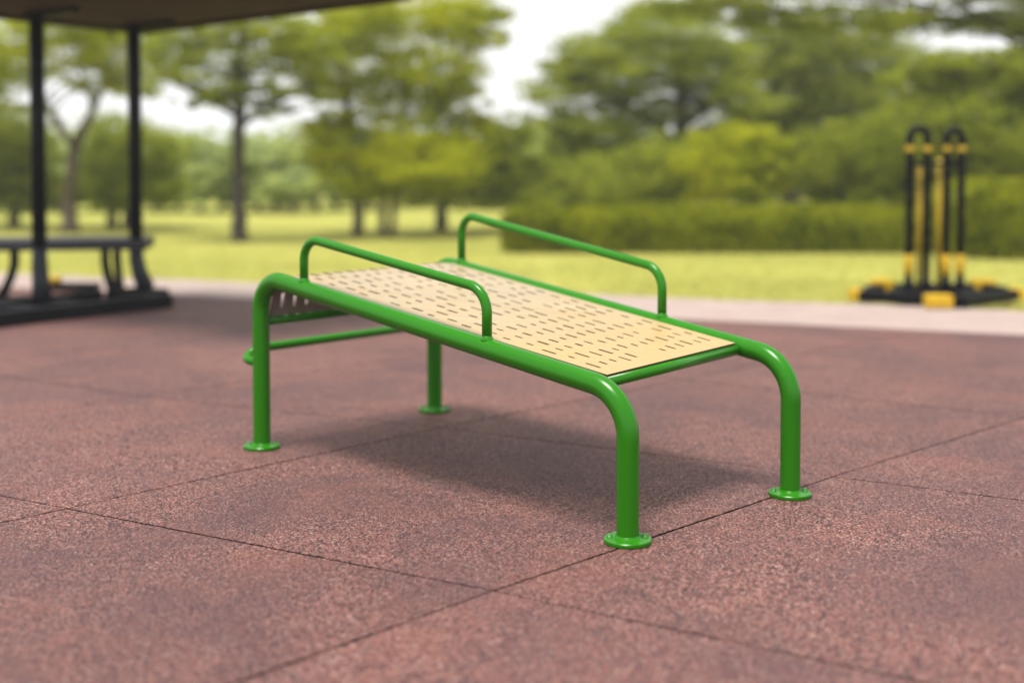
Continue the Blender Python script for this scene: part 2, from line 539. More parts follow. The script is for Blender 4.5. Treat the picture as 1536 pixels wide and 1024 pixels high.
    for q in faces:
        bm.faces.new([v[0] for v in q]); bm.faces.new([v[1] for v in reversed(q)]).material_index = 2
        for k in range(len(q)):
            e = (q[k], q[(k + 1) % len(q)]); key = frozenset((id(e[0][0]), id(e[1][0])))
            edges[key] = None if key in edges else e
    for e in edges.values():
        if e: bm.faces.new((e[0][0], e[1][0], e[1][1], e[0][1])).material_index = 1
    bmesh.ops.recalc_face_normals(bm, faces=bm.faces)
    me = bpy.data.meshes.new('backboard'); bm.to_mesh(me); bm.free()
    for p in me.polygons: p.use_smooth = True
    me.set_sharp_from_angle(angle=R(30))
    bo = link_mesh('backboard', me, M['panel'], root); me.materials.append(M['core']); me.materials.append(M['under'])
    # cross bars
    dz = Zv * (h - th - 0.0165)
    a, b = C['NL'].lerp(C['NR'], 0.9285) + dz, C['FL'].lerp(C['FR'], 0.894) + dz
    MB().tube([a, b], 0.0162, 28).build('cross_bar', M['green'], root)
    a, b = G['NL'] + Zv * 0.447, G['FL'] + Zv * 0.447
    MB().tube([a, b], 0.0162, 28).build('cross_bar', M['green'], root)
    # foot bar looping out behind the raised end
    back = ((G['NL'] - G['NR']).normalized() + (G['FL'] - G['FR']).normalized()).normalized()
    a, b = G['NL'], G['FL']
    pts2, _ = fillet([a + Zv * 0.300, a + Zv * 0.306 + back * 0.100 - acr_hi * 0.012, a + Zv * 0.338 + back * 0.092 + acr_hi * 0.045, b + Zv * 0.338 + back * 0.088, b + Zv * 0.318], [0.034, 0.03, 0.030], 8)
    MB().tube(pts2, 0.0160, 28).build('foot_bar', M['green'], root)
    return root


bench()

# ------------------------------------------------------------------ the shelter on the left
U2, W2 = Vector((0.55, 0.835, 0)), Vector((0.835, -0.55, 0))


def shelter():
    P1, P2 = gnd(62, 466), gnd(216, 449)
    root = thing('park_shelter', 'dark cantilever shelter with brown roof on two black posts', 'shelter', (P1 + P2) / 2)
    Zv = Vector((0, 0, 1))
    C1 = Vector((-2.80, 9.62, 1.99))
    rise = Vector((0, 0, 0.030))
    def rp(w, u, z=0): return C1 + W2 * w - U2 * u + rise * w + Zv * z
    # roof boards with real gaps underneath
    rb = MB()
    nb = 9
    for i in range(nb):
        u0 = 1.9 * i / nb + 0.006; u1 = 1.9 * (i + 1) / nb - 0.006
        um = (u0 + u1) / 2
        rb.bar(rp(0.0, um, 0.03), rp(2.52, um, 0.03), u1 - u0, 0.03, 0.003)
    rb.bar(rp(0.0, 0.95, 0.062), rp(2.54, 0.95, 0.062), 1.92, 0.022, 0.003)
    rb.build('roof', M['roof'], root)
    fa = MB()
    fa.bar(rp(-0.02, -0.02, 0.035), rp(2.56, -0.02, 0.035), 0.03, 0.10, 0.004)
    fa.bar(rp(2.56, -0.02, 0.035), rp(2.56, 1.9, 0.035), 0.03, 0.10, 0.004)
    fa.bar(rp(-0.02, 0.0, 0.035), rp(-0.02, 1.9, 0.035), 0.03, 0.10, 0.004)
    fa.build('fascia', M['fascia'], root)
    T1, T2 = at(58, 0, P1.y), at(203, 0, P2.y)
    for P, uu in ((P1, 57.5), (P2, 203)):
        top = C1 - U2 * 0.2
        zt = 2.03 if P is P2 else 2.035
        x = at(uu, 250, P.y).x
        lo = Vector((x, P.y, 0.42)); hi = Vector((x, P.y, zt))
        MB().tube([lo, lo.lerp(hi, .5), hi], 0.049, 20).build('post', M['black'], root)
        foot = Vector((P.x, P.y, 0.085))
        dx = 0.075 if P is P2 else 0.02
        k = [lo + Zv * 0.01, lo - Zv * 0.12, lo + Vector((dx * .3, 0, -0.22)), Vector((x + dx, P.y - .02, 0.085))]
        MB().tube(k, [0.05, 0.054, 0.058, 0.066], 20).build('post_foot', M['worn'], root)
        MB().bar(hi + Zv * -0.035 - W2 * 0.1, hi + W2 * 0.42 + Zv * -0.02, 0.06, 0.05).build('bracket', M['black'], root)
    # floor frame: front beam, back beam, cross beams
    B2 = Vector((-2.40, 8.83, 0.047)); fr = MB()
    fr.bar(B2, B2 - U2 * 2.6, 0.10, 0.094, 0.008)
    Bb = B2 - W2 * 0.62 + U2 * 0.02
    fr.bar(Bb - U2 * 0.12, Bb - U2 * 2.6, 0.10, 0.09, 0.008)
    for k in (0.05, 1.02, 2.0):
        fr.bar(B2 - U2 * k - W2 * 0.05, Bb - U2 * k + W2 * 0.05, 0.10, 0.086, 0.006)
    for P in (P1, P2):
        fr.bar(P - W2 * 0.14 + Zv * 0.044, P + W2 * (0.36 if P is P1 else 0.20) + Zv * 0.044, 0.13, 0.084, 0.006)
    fr.build('base_frame', M['black'], root)
    return P1, P2


P1, P2 = shelter()


def shelter_bench():
    e = at(221, 362, 9.25)
    loc = Vector((e.x, e.y, 0)); Zv = Vector((0, 0, 1))
    root = thing('slab_bench', 'black slab bench with curved legs behind the shelter posts', 'bench', loc)
    dirv = Vector((-1.0, -0.16, 0)).normalized(); nv = Vector((-dirv.y, dirv.x, 0))
    if nv.y < 0: nv = -nv
    sb = MB()
    a = Vector((e.x, e.y, 0.410)) + nv * 0.22; b = a + dirv * 1.75
    sb.bar(a, b, 0.46, 0.082, 0.016)
    sb.build('seat', M['seat'], root)
    for uu, vb, dd, sw in ((158, 445, 9.35, 0.06), (176, 430, 9.72, 0.02), (22, 440, 9.25, -0.10), (-22, 432, 9.6, -0.08)):
        x = at(uu, 400, dd).x; zb = 0.0
        top = Vector((x, dd, 0.385)); pts = [top, top + Vector((0.0, 0, -0.12)), top + Vector((sw * .3, 0, -0.22)), top + Vector((sw * .8, 0, -0.32)), Vector((x + sw * 1.1, dd, zb))]
        MB().tube(pts, [0.034, 0.034, 0.034, 0.036, 0.040], 14).build('leg', M['black'], root)


shelter_bench()


def floor_rail():
    a, b = gnd(20, 446), gnd(112, 446)
    root = thing('floor_rail', 'low black floor rail with yellow cap under the slab bench', 'fitness gear', (a + b) / 2)
    a = a + Vector((0, .55, 0)); b = b + Vector((0, .55, 0))
    MB().bar(a + Vector((0, 0, .028)), b + Vector((0, 0, .028)), 0.14, 0.056).build('rail', M['black'], root)
    c = at(81, 430, a.y)
    MB().box((c.x, c.y, 0.082), (0.10, 0.10, 0.052), None, 0.015).build('cap', M['yellow'], root)


floor_rail()


# ------------------------------------------------------------------ the black and yellow equipment on the right
def fitness_station():
    Zv = Vector((0, 0, 1))
    root = thing('fitness_station', 'black and yellow steel fitness station with twin hoops', 'fitness equipment', gnd(1402, 445))
    L, Fr, Rr = gnd(1284, 451), gnd(1440, 462), gnd(1524, 450)
    BL, BR = gnd(1322, 441), gnd(1474, 441)
    fr = MB(); z = Zv * 0.042
    for a, b in ((L, Fr), (Fr, Rr), (Rr, BR), (BR, BL), (BL, L)):
        fr.bar(a + z, b + z, 0.085, 0.082, 0.010)
    for u0, v0, u1, v1 in ((1362, 456.5, 1362, 441), (1392, 458.5, 1396, 441), (1444, 461, 1444, 441)):
        fr.bar(gnd(u0, v0) + Zv * .036, gnd(u1, v1) + Zv * .036, 0.08, 0.07, 0.006)
    fr.bar(gnd(1340, 449) + Zv * .04, gnd(1470, 449) + Zv * .04, 0.22, 0.066, 0.006)
    fr.build('base_frame', M['black'], root)
    for P, sz in ((L, (0.10, 0.11, 0.088)), (Rr, (0.10, 0.11, 0.088)), (gnd(1407, 461.8), (0.185, 0.11, 0.092)),
                  (BL + Vector((0, 0, 0)), (0.17, 0.11, 0.115)), (BR, (0.17, 0.11, 0.115))):
        MB().box(P + Zv * (sz[2] / 2 + 0.001), sz, None, 0.014).build('corner_cap', M['yellow'], root)
    r = 0.0290
    for uL, uR, d, ytop in ((1364, 1390.5, 9.30, 187), (1420, 1441.5, 9.30, 190)):
        a, b = at(uL, 300, d), at(uR, 300, d); zt = at(uL, ytop, d).z - r
        pts, _ = fillet([Vector((a.x, d, 0.07)), Vector((a.x, d, zt)), Vector((b.x, d, zt)), Vector((b.x, d, 0.07))], [abs(b.x - a.x) * .498] * 2, 12)
        hp = MB().tube(pts, r, 20).build('hoop', M['black'], root)
        for x in (a.x, b.x):
            for y0, y1 in ((219.5, 227.5),):
                z0, z1 = at(0, y1, d).z, at(0, y0, d).z
                MB().lathe((x, d, 0), [(r + .0015, z0), (r + .0025, z0 + .003), (r + .0025, z1 - .003), (r + .0015, z1)], 20).build('band', M['ochre'], hp)
        for x in ([a.x] if uL < 1400 else [a.x, b.x]):
            z0, z1 = at(0, 411, d).z, at(0, 382, d).z
            MB().lathe((x, d, 0), [(r + .0015, z0), (r + .004, z0 + .004), (r + .004, z1 - .004), (r + .0015, z1)], 20).build('band', M['yellow'], hp)
        for x in (a.x, b.x):
            MB().lathe((x, d, 0), [(r + .012, .07), (r + .012, .10), (r + .004, .13), (r, .16)], 20).build('collar', M['black'], hp)
    for u, yt, yb, d in ((1380, 250, 436, 9.36), (1409.5, 238, 436, 9.34)):
        p = at(u, yt, d)
        MB().tube([(p.x, d, 0.06), (p.x, d, p.z)], 0.0170, 16).build('rod', M['ochre'], root)
    a, b = at(1364, 246, 9.30), at(1441, 246, 9.30)
    MB().tube([a, b], 0.017, 14).build('crossbar', M['black'], root)


fitness_station()


# ------------------------------------------------------------------ vegetation
def leaf_mesh(name, centres, nrm_bias, size, rng, mat, parent, aspect=0.5, extra=None):
    n = len(centres)
    d = rng.normal(size=(n, 3)); d /= np.linalg.norm(d, axis=1)[:, None]
    up = rng.normal(size=(n, 3)) + np.array([0, 0, nrm_bias]); up /= np.linalg.norm(up, axis=1)[:, None]
    s = np.cross(up, d); s /= np.linalg.norm(s, axis=1)[:, None] + 1e-9
    d = np.cross(s, up)
    L = size * rng.uniform(0.6, 1.6, n)[:, None]
    v = np.empty((n, 4, 3))
    v[:, 0] = centres - d * L * .5
    v[:, 1] = centres + s * L * aspect * .5 + d * L * .05
    v[:, 2] = centres + d * L * .5 - up * L * .12
    v[:, 3] = centres - s * L * aspect * .5 + d * L * .05
    v = v.reshape(-1, 3)
    me = bpy.data.meshes.new(name)
    me.vertices.add(n * 4); me.vertices.foreach_set('co', v.ravel())
    me.loops.add(n * 4); me.loops.foreach_set('vertex_index', np.arange(n * 4, dtype=np.int32))
    me.polygons.add(n); me.polygons.foreach_set('loop_start', np.arange(0, n * 4, 4, dtype=np.int32))
    me.update(calc_edges=True)
    return link_mesh(name, me, mat, parent)


def clump_points(c, r, n, rng, flat=1.0):
    """leaf centres in an uneven, layered clump: sub-sprays scattered over an ellipsoid"""
    k = max(6, n // 70)
    q = rng.normal(size=(k, 3)); q /= np.linalg.norm(q, axis=1)[:, None]
    q *= rng.uniform(0.2, 1.25, k)[:, None] ** 0.6
    idx = rng.integers(0, k, n)
    spr = rng.uniform(0.07, 0.24, k)[idx][:, None]
    p = q[idx] + rng.normal(size=(n, 3)) * spr * np.array([1.15, 1.15, 0.75])
    return np.array(c) + p * np.array(r)


def tree(name, label, cat, base, d, trunks, clumps, mat, bark, group, seed, leaf=0.055, dens=1.0, limbs=True, bias=0.8):
    """trunks: list of [(u, v, radius_m), ...] polylines; clumps: (u, v, ru, rv[, depth offset])"""
    rng = np.random.default_rng(seed)
    B = gnd(*base) if d is None else Vector((at(base[0], 300, d).x, d, -0.03))
    d = B.y
    B.z = -0.03
    root = thing(name, label, cat, B, 0, group)
    tm = MB(); px = d / F; lines = []
    for tr in trunks:
        pts, rr = [], []
        for i, (u, v, r) in enumerate(tr):
            p = at(u, v, d + rng.uniform(-.12, .12) * (i > 0))
            pts.append(p); rr.append(r)
        if tr[0][1] >= base[1] - 8: pts[0].z = -0.06
        # smooth the polyline
        sp, sr = [], []
        for i in range(len(pts) - 1):
            for k in range(4):
                f = k / 4
                p = pts[i].lerp(pts[i + 1], f) + Vector((rng.uniform(-1, 1), rng.uniform(-1, 1), 0)) * rr[i] * .18
                sp.append(p); sr.append(rr[i] * (1 - f) + rr[i + 1] * f)
        sp.append(pts[-1]); sr.append(rr[-1])
        if tr[0][1] >= base[1] - 8: sr[0] *= 1.35
        tm.tube(sp, sr, 10); lines.append((sp, sr))
    cents, allp = [], []
    for cl in clumps:
        u, v, ru, rv = cl[0], cl[1], cl[2] * 1.10, cl[3] * 1.18
        off = cl[4] if len(cl) > 4 else rng.uniform(-.5, .5) * ru * px * 1.2
        c = at(u, v, d + off); r = (ru * px, ru * px * 0.85, rv * px)
        area = math.pi * ru * rv * px * px
        n = int(dens * 6.0 * area / (leaf * leaf * 0.5 * 0.5) * 0.72)
        
        cents.append((c, r))
        allp.append(clump_points(c, r, max(n, 40), rng))
    if limbs:
        for c, r in cents:
            sp, sr = lines[int(rng.integers(0, len(lines)))]
            best = min(range(len(sp) // 3, len(sp)), key=lambda i: (sp[i] - c).length + max(0, sp[i].z - c.z) * 1.5)
            s = sp[best]; m = s.lerp(c, .5) + Vector((0, 0, (c - s).length * .10))
            r0 = min(sr[best] * .5, .028)
            tm.tube([s, s.lerp(m, .5) + Vector((0, 0, .03)), m, m.lerp(c, .6), c], [r0, r0 * .85, r0 * .65, r0 * .45, r0 * .2], 7)
            for _ in range(3):
                e = c + Vector((rng.uniform(-1, 1) * r[0], rng.uniform(-1, 1) * r[1], rng.uniform(-.5, .8) * r[2])) * .8
                tm.tube([m, m.lerp(e, .5) + Vector((0, 0, .02)), e], [r0 * .4, r0 * .3, r0 * .1], 5)
    tm.build('trunk', bark, root)
    leaf_mesh('crown', np.concatenate(allp), bias, leaf, rng, mat, root)
    return root


GT = 'trees around the lawn'
# left: forked tree behind the shelter
tree('broadleaf_tree', 'yellowish tree with a forked brown trunk between the shelter posts', 'tree', (105, 346), None,
     [[(105, 346, .13), (104, 300, .105), (108, 250, .095), (114, 215, .09), (132, 180, .06), (150, 140, .05), (172, 90, .03), (190, 50, .015)],
      [(112, 222, .07), (92, 195, .05), (72, 160, .04), (50, 120, .03), (30, 80, .015)],
      [(140, 165, .04), (125, 120, .03), (115, 70, .015)]],
     [(25, 105, 62, 26), (-40, 120, 60, 40), (95, 70, 75, 28), (175, 78, 66, 26), (150, 128, 42, 15), (20, 55, 70, 30), (110, 20, 80, 30), (210, 120, 42, 20), (60, 165, 34, 10), (205, 30, 70, 30)],
     M['leaf_yellow'], M['bark'], GT, 1, leaf=0.060, dens=0.85)
tree('broadleaf_tree', 'round low olive tree low behind the right shelter post', 'tree', (168, 338), None,
     [[(168, 338, .09), (170, 290, .07), (178, 240, .05), (190, 200, .02)], [(186, 336, .06), (192, 290, .05), (205, 250, .03)]],
     [(205, 232, 58, 44), (165, 205, 45, 26), (236, 262, 34, 34), (150, 262, 45, 40), (205, 285, 62, 24), (118, 290, 34, 18)],
     M['leaf_mid'], M['bark'], GT, 2, leaf=0.060, dens=1.15)
tree('broadleaf_tree', 'dark olive tree at the left edge behind the shelter', 'tree', (22, 336), None,
     [[(22, 336, .10), (20, 290, .08), (16, 240, .06), (10, 190, .02)]],
     [(12, 205, 58, 34), (-38, 240, 58, 60), (40, 250, 44, 42), (5, 275, 68, 32), (-60, 170, 60, 50), (62, 285, 36, 24)],
     M['leaf_dark'], M['bark_dark'], GT, 3, leaf=0.062, dens=1.2)
# the lone straight tree
tree('broadleaf_tree', 'slim tree with one straight dark trunk and thin layered crown on the lawn', 'tree', (358, 358), None,
     [[(358, 358, .115), (357, 320, .098), (358, 260, .09), (357, 210, .088), (360, 165, .08), (356, 120, .06), (362, 70, .04), (366, 20, .015)],
      [(358, 190, .05), (400, 160, .04), (440, 140, .03), (480, 125, .012)],
      [(358, 175, .05), (318, 150, .04), (275, 130, .03), (245, 115, .012)]],
     [(300, 128, 58, 19), (352, 150, 40, 13), (415, 128, 58, 15), (262, 108, 46, 18), (348, 84, 92, 26), (448, 92, 60, 22), (270, 66, 50, 20), (400, 50, 80, 24), (320, 30, 80, 24), (470, 60, 50, 22), (440, 160, 32, 9), (395, 172, 26, 9), (468, 150, 26, 9), (290, 155, 28, 8)],
     M['leaf_mid'], M['bark_dark'], GT, 4, leaf=0.055, dens=0.85)
# the big bright tree in the middle
tree('broadleaf_tree', 'big bright yellow green tree with several slender trunks at its foot', 'tree', (538, 350), None,
     [[(538, 350, .085), (537, 300, .075), (530, 240, .065), (522, 170, .06), (516, 110, .05), (520, 50, .02)],
      [(572, 346, .06), (574, 300, .05), (590, 240, .045), (606, 160, .035), (610, 80, .015)],
      [(588, 345, .05), (590, 300, .045), (625, 240, .04), (655, 180, .03), (670, 120, .012)]],
     [(610, 28, 110, 40), (700, 30, 52, 34), (735, 60, 24, 13), (560, 100, 90, 36), (655, 110, 66, 38), (688, 150, 46, 22), (600, 160, 80, 30), (690, 205, 42, 30),
      (560, 212, 84, 34), (628, 236, 84, 40), (500, 185, 48, 22), (540, 258, 62, 30), (610, 280, 74, 22), (668, 262, 40, 26), (480, 130, 46, 20), (724, 190, 22, 15), (480, 60, 50, 26), (540, 30, 70, 30), (490, 232, 40, 16), (760, 20, 22, 10)],
     M['leaf_yellow'], M['bark'], GT, 5, leaf=0.058, dens=0.95)
tree('broadleaf_tree', 'hazy green tree in the gap between the bright tree and the hedge', 'tree', (660, 341), None,
     [[(660, 341, .10), (664, 310, .09), (690, 275, .06), (725, 235, .03)], [(664, 300, .06), (720, 275, .04), (780, 245, .02)]],
     [(740, 232, 50, 36), (700, 262, 60, 26), (790, 262, 56, 32), (765, 205, 38, 24), (835, 285, 48, 26), (720, 292, 66, 20), (780, 298, 60, 16)],
     M['leaf_mid'], M['bark_dark'], GT, 6, leaf=0.070, dens=1.1)
# right: spreading trees in layers
tree('spreading_tree', 'wide spreading olive tree with layered boughs right of the sky gap', 'tree', (1012, 330), 21.5,
     [[(1012, 330, .17), (1015, 270, .15), (1022, 200, .12), (1020, 130, .09), (1010, 60, .04)],
      [(1018, 220, .09), (960, 170, .07), (900, 140, .04), (850, 110, .02)], [(1020, 190, .09), (1080, 150, .06), (1130, 120, .03)],
      [(1016, 250, .08), (940, 225, .06), (870, 205, .03)]],
     [(868, 92, 46, 20), (920, 70, 70, 26), (1000, 45, 80, 28), (840, 140, 52, 20), (905, 130, 76, 26), (980, 102, 84, 30), (1060, 85, 64, 28), (1062, 120, 66, 24), (1110, 150, 50, 24),
      (825, 185, 42, 18), (885, 188, 72, 26), (960, 165, 70, 26), (930, 222, 86, 26), (850, 232, 56, 22), (1010, 242, 80, 20), (1075, 215, 60, 22), (810, 255, 46, 18), (1000, 20, 70, 20), (905, 268, 70, 18), (1100, 190, 50, 20)],
     M['leaf_mid'], M['bark_dark'], GT, 7, leaf=0.066, dens=1.0)
tree('spreading_tree', 'dark spreading tree in the middle of the right hand trees', 'tree', (1185, 330), 23.5,
     [[(1185, 330, .20), (1186, 270, .17), (1190, 210, .13), (1200, 140, .08), (1210, 70, .03)],
      [(1188, 220, .09), (1140, 170, .06), (1100, 120, .03)], [(1190, 200, .1), (1260, 150, .06), (1330, 110, .03)]],
     [(1160, 82, 70, 28), (1230, 90, 82, 32), (1310, 100, 78, 30), (1190, 140, 70, 30), (1262, 150, 80, 34), (1340, 150, 66, 32), (1150, 182, 60, 26), (1225, 205, 86, 28), (1310, 205, 80, 30), (1140, 120, 50, 22), (1180, 50, 70, 20), (1270, 60, 80, 20)],
     M['leaf_dark'], M['bark_dark'], GT, 8, leaf=0.070, dens=1.05)
tree('spreading_tree', 'full crowned olive tree on the right behind the black and yellow hoops', 'tree', (1462, 332), 17.8,
     [[(1462, 332, .16), (1460, 270, .14), (1452, 200, .11), (1440, 140, .06), (1420, 90, .02)], [(1456, 230, .08), (1500, 170, .06), (1545, 120, .03)]],
     [(1478, 124, 76, 32), (1400, 150, 62, 26), (1390, 196, 72, 34), (1450, 190, 80, 40), (1530, 160, 66, 44), (1560, 110, 60, 34), (1510, 225, 76, 40), (1425, 240, 70, 28), (1340, 222, 48, 26), (1590, 220, 70, 60), (1440, 100, 44, 20), (1400, 92, 40, 14), (1500, 88, 44, 14), (1360, 120, 40, 20), (1545, 84, 40, 16)],
     M['leaf_mid'], M['bark_dark'], GT, 9, leaf=0.056, dens=1.05)
tree('spreading_tree', 'overhanging tree whose boughs cross the top right of the sky', 'tree', (1760, 350), 15.5,
     [[(1760, 350, .2), (1755, 250, .17), (1740, 150, .14), (1700, 60, .1), (1640, 20, .05)],
      [(1735, 140, .1), (1640, 70, .07), (1520, 42, .05), (1400, 28, .035), (1250, 20, .02), (1080, 10, .01)], [(1750, 200, .08), (1830, 100, .05)]],
     [(1010, 8, 50, 12), (1085, 16, 64, 15), (1165, 30, 56, 15), (1240, 26, 70, 17), (1320, 34, 60, 15), (1390, 26, 66, 18), (1460, 38, 60, 15), (1530, 32, 60, 22), (1600, 40, 70, 35), (1700, 20, 90, 50), (1120, -10, 80, 18), (1300, -12, 90, 20), (1480, -14, 90, 24), (1780, 60, 100, 60), (1860, 120, 90, 60), (1720, 110, 60, 40)],
     M['leaf_dark'], M['bark_dark'], GT, 10, leaf=0.050, dens=1.0)

# shrubs behind the hedge
GS = 'rounded shrubs behind the hedge'
for k, (lab, u, d, cl, mt) in enumerate([
    ('small hazy shrub at the left end of the row behind the hedge', 880, 19.5, [(850, 282, 48, 22), (900, 270, 52, 30), (935, 290, 40, 20), (800, 296, 40, 14)], 'leaf_mid'),
    ('broad pale shrub rising behind the left part of the hedge', 985, 18.6, [(960, 262, 52, 32), (1015, 244, 52, 34), (990, 284, 70, 24), (1040, 275, 40, 28), (930, 285, 36, 20)], 'leaf_mid'),
    ('tall yellow topped shrub left of the dark hollow behind the hedge', 1105, 18.0, [(1075, 238, 52, 34), (1120, 216, 52, 26), (1145, 245, 46, 32), (1095, 276, 66, 28), (1150, 280, 30, 22)], 'leaf_yellow'),
    ('rounded green shrub right of the dark hollow behind the hedge', 1260, 18.0, [(1245, 232, 48, 36), (1290, 226, 50, 34), (1265, 272, 60, 30), (1310, 270, 40, 32), (1222, 282, 26, 20)], 'leaf_mid'),
    ('green shrub directly behind the black and yellow hoops', 1370, 17.4, [(1355, 240, 50, 36), (1405, 246, 50, 36), (1380, 284, 66, 28), (1335, 284, 40, 24)], 'leaf_mid'),
    ('large shrub at the right edge behind the tall hedge', 1510, 17.0, [(1480, 240, 52, 36), (1535, 232, 56, 40), (1500, 270, 66, 30), (1580, 260, 60, 40)], 'leaf_mid')]):
    tree('shrub', lab, 'shrub', (u, 340), d, [[(u, 340, .05), (u + 4, 300, .04), (u, 260, .02)], [(u + 3, 338, .04), (u + 22, 300, .03), (u + 34, 260, .012)], [(u - 3, 338, .04), (u - 20, 300, .03), (u - 30, 265, .012)]],
         cl, M[mt], M['bark_dark'], GS, 40 + k, leaf=0.055, dens=1.25, bias=0.6)


def hedge(name, label, x0, x1, y0, y1, ztop, seed, n, slope=0.0):
    """clipped hedge: a woody core with leaves filling the outer 12 cm"""
    rng = np.random.default_rng(seed)
    root = thing(name, label, 'hedge', ((x0 + x1) / 2, (y0 + y1) / 2, -0.03))
    core = MB()
    for i in range(int((x1 - x0) / 0.16)):
        x = x0 + 0.1 + i * 0.16
        for k in range(3):
            y = y0 + (y1 - y0) * (0.25 + 0.25 * k) + rng.uniform(-.05, .05)
            p = Vector((x + rng.uniform(-.05, .05), y, -0.05))
            core.tube([p, p + Vector((rng.uniform(-.06, .06), rng.uniform(-.06, .06), ztop * .5)), p + Vector((rng.uniform(-.1, .1), rng.uniform(-.1, .1), ztop * .93))], [.016, .012, .005], 5)
    core.build('stem', M['bark_dark'], root)
    pts = rng.uniform(0, 1, (n, 3))
    # push most of the leaves towards the outer faces
    face = rng.integers(0, 5, n)
    dep = rng.exponential(0.055, n)
    X = x0 + pts[:, 0] * (x1 - x0); Y = y0 + pts[:, 1] * (y1 - y0); Zz = pts[:, 2] * ztop
    m = (face == 0) | (face == 1); Y[m] = y0 + dep[m]
    m = (face == 2); Zz[m] = ztop - dep[m]
    m = (face == 3); k = rng.uniform(0, 1, n) < .25
    X[m & k] = x0 + dep[m & k]
    lump = 0.012 * np.sin(X * 3.1 + seed) + 0.012 * np.sin(X * 7.3 + 1.7) + 0.012 * np.sin(X * 13.7 + Y * 5)
    Zz = Zz * (1 + lump / ztop * (Zz / ztop)) + rng.normal(0, 0.012, n)
    Y = Y + 0.03 * np.sin(X * 5.3 + Zz * 7) + rng.normal(0, 0.012, n)
    ex = np.clip((0.45 - (X - x0)) / 0.45, 0, 1) ** 2
    Zz = Zz * (1 - 0.28 * ex); Y = Y + (y1 - y0) * 0.22 * ex * np.where(Y < (y0 + y1) / 2, 1, -1)
    # rounded shoulders
    sh = np.clip((Zz - ztop * .45) / (ztop * .55), 0, 1) ** 2.6 * 0.30
    Y = np.where(Y < (y0 + y1) / 2, np.maximum(Y, y0 + sh), Y)
    leaf_mesh('foliage', np.c_[X, Y, np.maximum(Zz, 0.0)], 0.9, 0.045, rng, M['hedge'], root)
    return root


hx0 = at(752, 350, 14.6).x; hx1 = at(1452, 350, 14.6).x
hedge('hedge', 'long low clipped hedge across the back of the lawn', hx0, hx1, 14.55, 15.5, 0.49, 21, 52000)
hx2 = at(1448, 350, 13.6).x
hedge('hedge', 'taller block of hedge at the right edge of the lawn', hx2, hx2 + 2.6, 13.6, 15.3, 0.80, 22, 42000)

# far trees beyond the lawn: a few kinds, each tree its own object
def far_tree(seed, h, w, mat):
    rng = np.random.default_rng(seed)
    root = thing('distant_tree', 'far', 'tree', (0, 0, -0.03))
    tm = MB(); tm.tube([(0, 0, -.03), (.02, 0, h * .3), (0, .02, h * .6)], [.07, .055, .02], 8)
    for k in range(5):
        a = rng.uniform(0, 6.28); e = Vector((math.cos(a) * w * .35, math.sin(a) * w * .35, h * rng.uniform(.5, .8)))
        tm.tube([(.01, 0, h * .3), Vector((0, 0, h * .35)).lerp(e, .5), e], [.035, .025, .008], 6)
    tm.build('trunk', M['bark_dark'], root)
    P = []
    for k in range(13):
        a = rng.uniform(0, 6.28); rr = rng.uniform(0, .36) * w
        z = h * rng.uniform(.13, .86)
        P.append(clump_points((math.cos(a) * rr, math.sin(a) * rr, z), (w * .25, w * .25, h * .15), 480, rng))
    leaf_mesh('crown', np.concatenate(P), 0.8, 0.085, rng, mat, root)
    return root


def copy_tree(o):
    c = o.copy(); COL.objects.link(c)
    for ch in list(o.children):
        k = ch.copy(); COL.objects.link(k); k.parent = c
    return c


FG = 'distant trees beyond the lawn'
protos = [far_tree(61, 1.75, 1.9, M['leaf_hazed']), far_tree(62, 1.55, 2.2, M['leaf_hazed']), far_tree(63, 1.9, 1.8, M['leaf_hazed'])]
rnd = random.Random(5)
spots = [(-45, 27, 2), (30, 28, 0), (88, 26.5, 1), (140, 28, 0), (232, 26.5, 1), (268, 28, 0), (300, 26.5, 2), (332, 28, 1), (386, 27, 0), (412, 29, 2), (440, 26.5, 1), (474, 27.5, 0), (505, 29, 1),
         (556, 28, 0), (620, 30, 1), (648, 34, 0), (690, 29, 2), (735, 31, 1), (772, 28, 0), (815, 33, 1), (858, 29, 0)]
where = ['left of the shelter posts', 'between the shelter posts', 'beside the right shelter post', 'behind the lone straight tree', 'left of the bright tree', 'behind the bright tree', 'in the gap left of the hedge']
for i, (u, d, k) in enumerate(spots):
    o = protos[k] if not protos[k].get('used') else copy_tree(protos[k])
    o['used'] = 1
    o.location = (at(u, 300, d).x, d, -0.03); o.rotation_euler = (0, 0, rnd.uniform(0, 6.28))
    w = where[0 if u < 40 else 1 if u < 180 else 2 if u < 310 else 3 if u < 400 else 4 if u < 520 else 5 if u < 670 else 6]
    tag(o, 'hazy distant tree far across the lawn ' + w, 'tree', FG)
for o in bpy.data.objects:
    if 'used' in o: del o['used']

# the wood that closes the view: one mass nobody could count
def far_wood():
    rng = np.random.default_rng(77); P = []
    for k in range(150):
        x = rng.uniform(-26, 26); y = 34 + rng.uniform(-2, 6); h = rng.uniform(1.6, 2.6)
        for q in range(4):
            P.append(clump_points((x + rng.uniform(-.8, .8), y + rng.uniform(-.8, .8), h * rng.uniform(.12, .75)), (1.0, 1.0, .5), 110, rng))
    P = np.concatenate(P); P[:, 2] = np.maximum(P[:, 2], .0)
    tag(leaf_mesh('distant_wood', P, 0.8, 0.20, rng, M['leaf_hazed'], None), 'far off wood closing the view behind the lawn', 'wood', None, 'stuff')


far_wood()


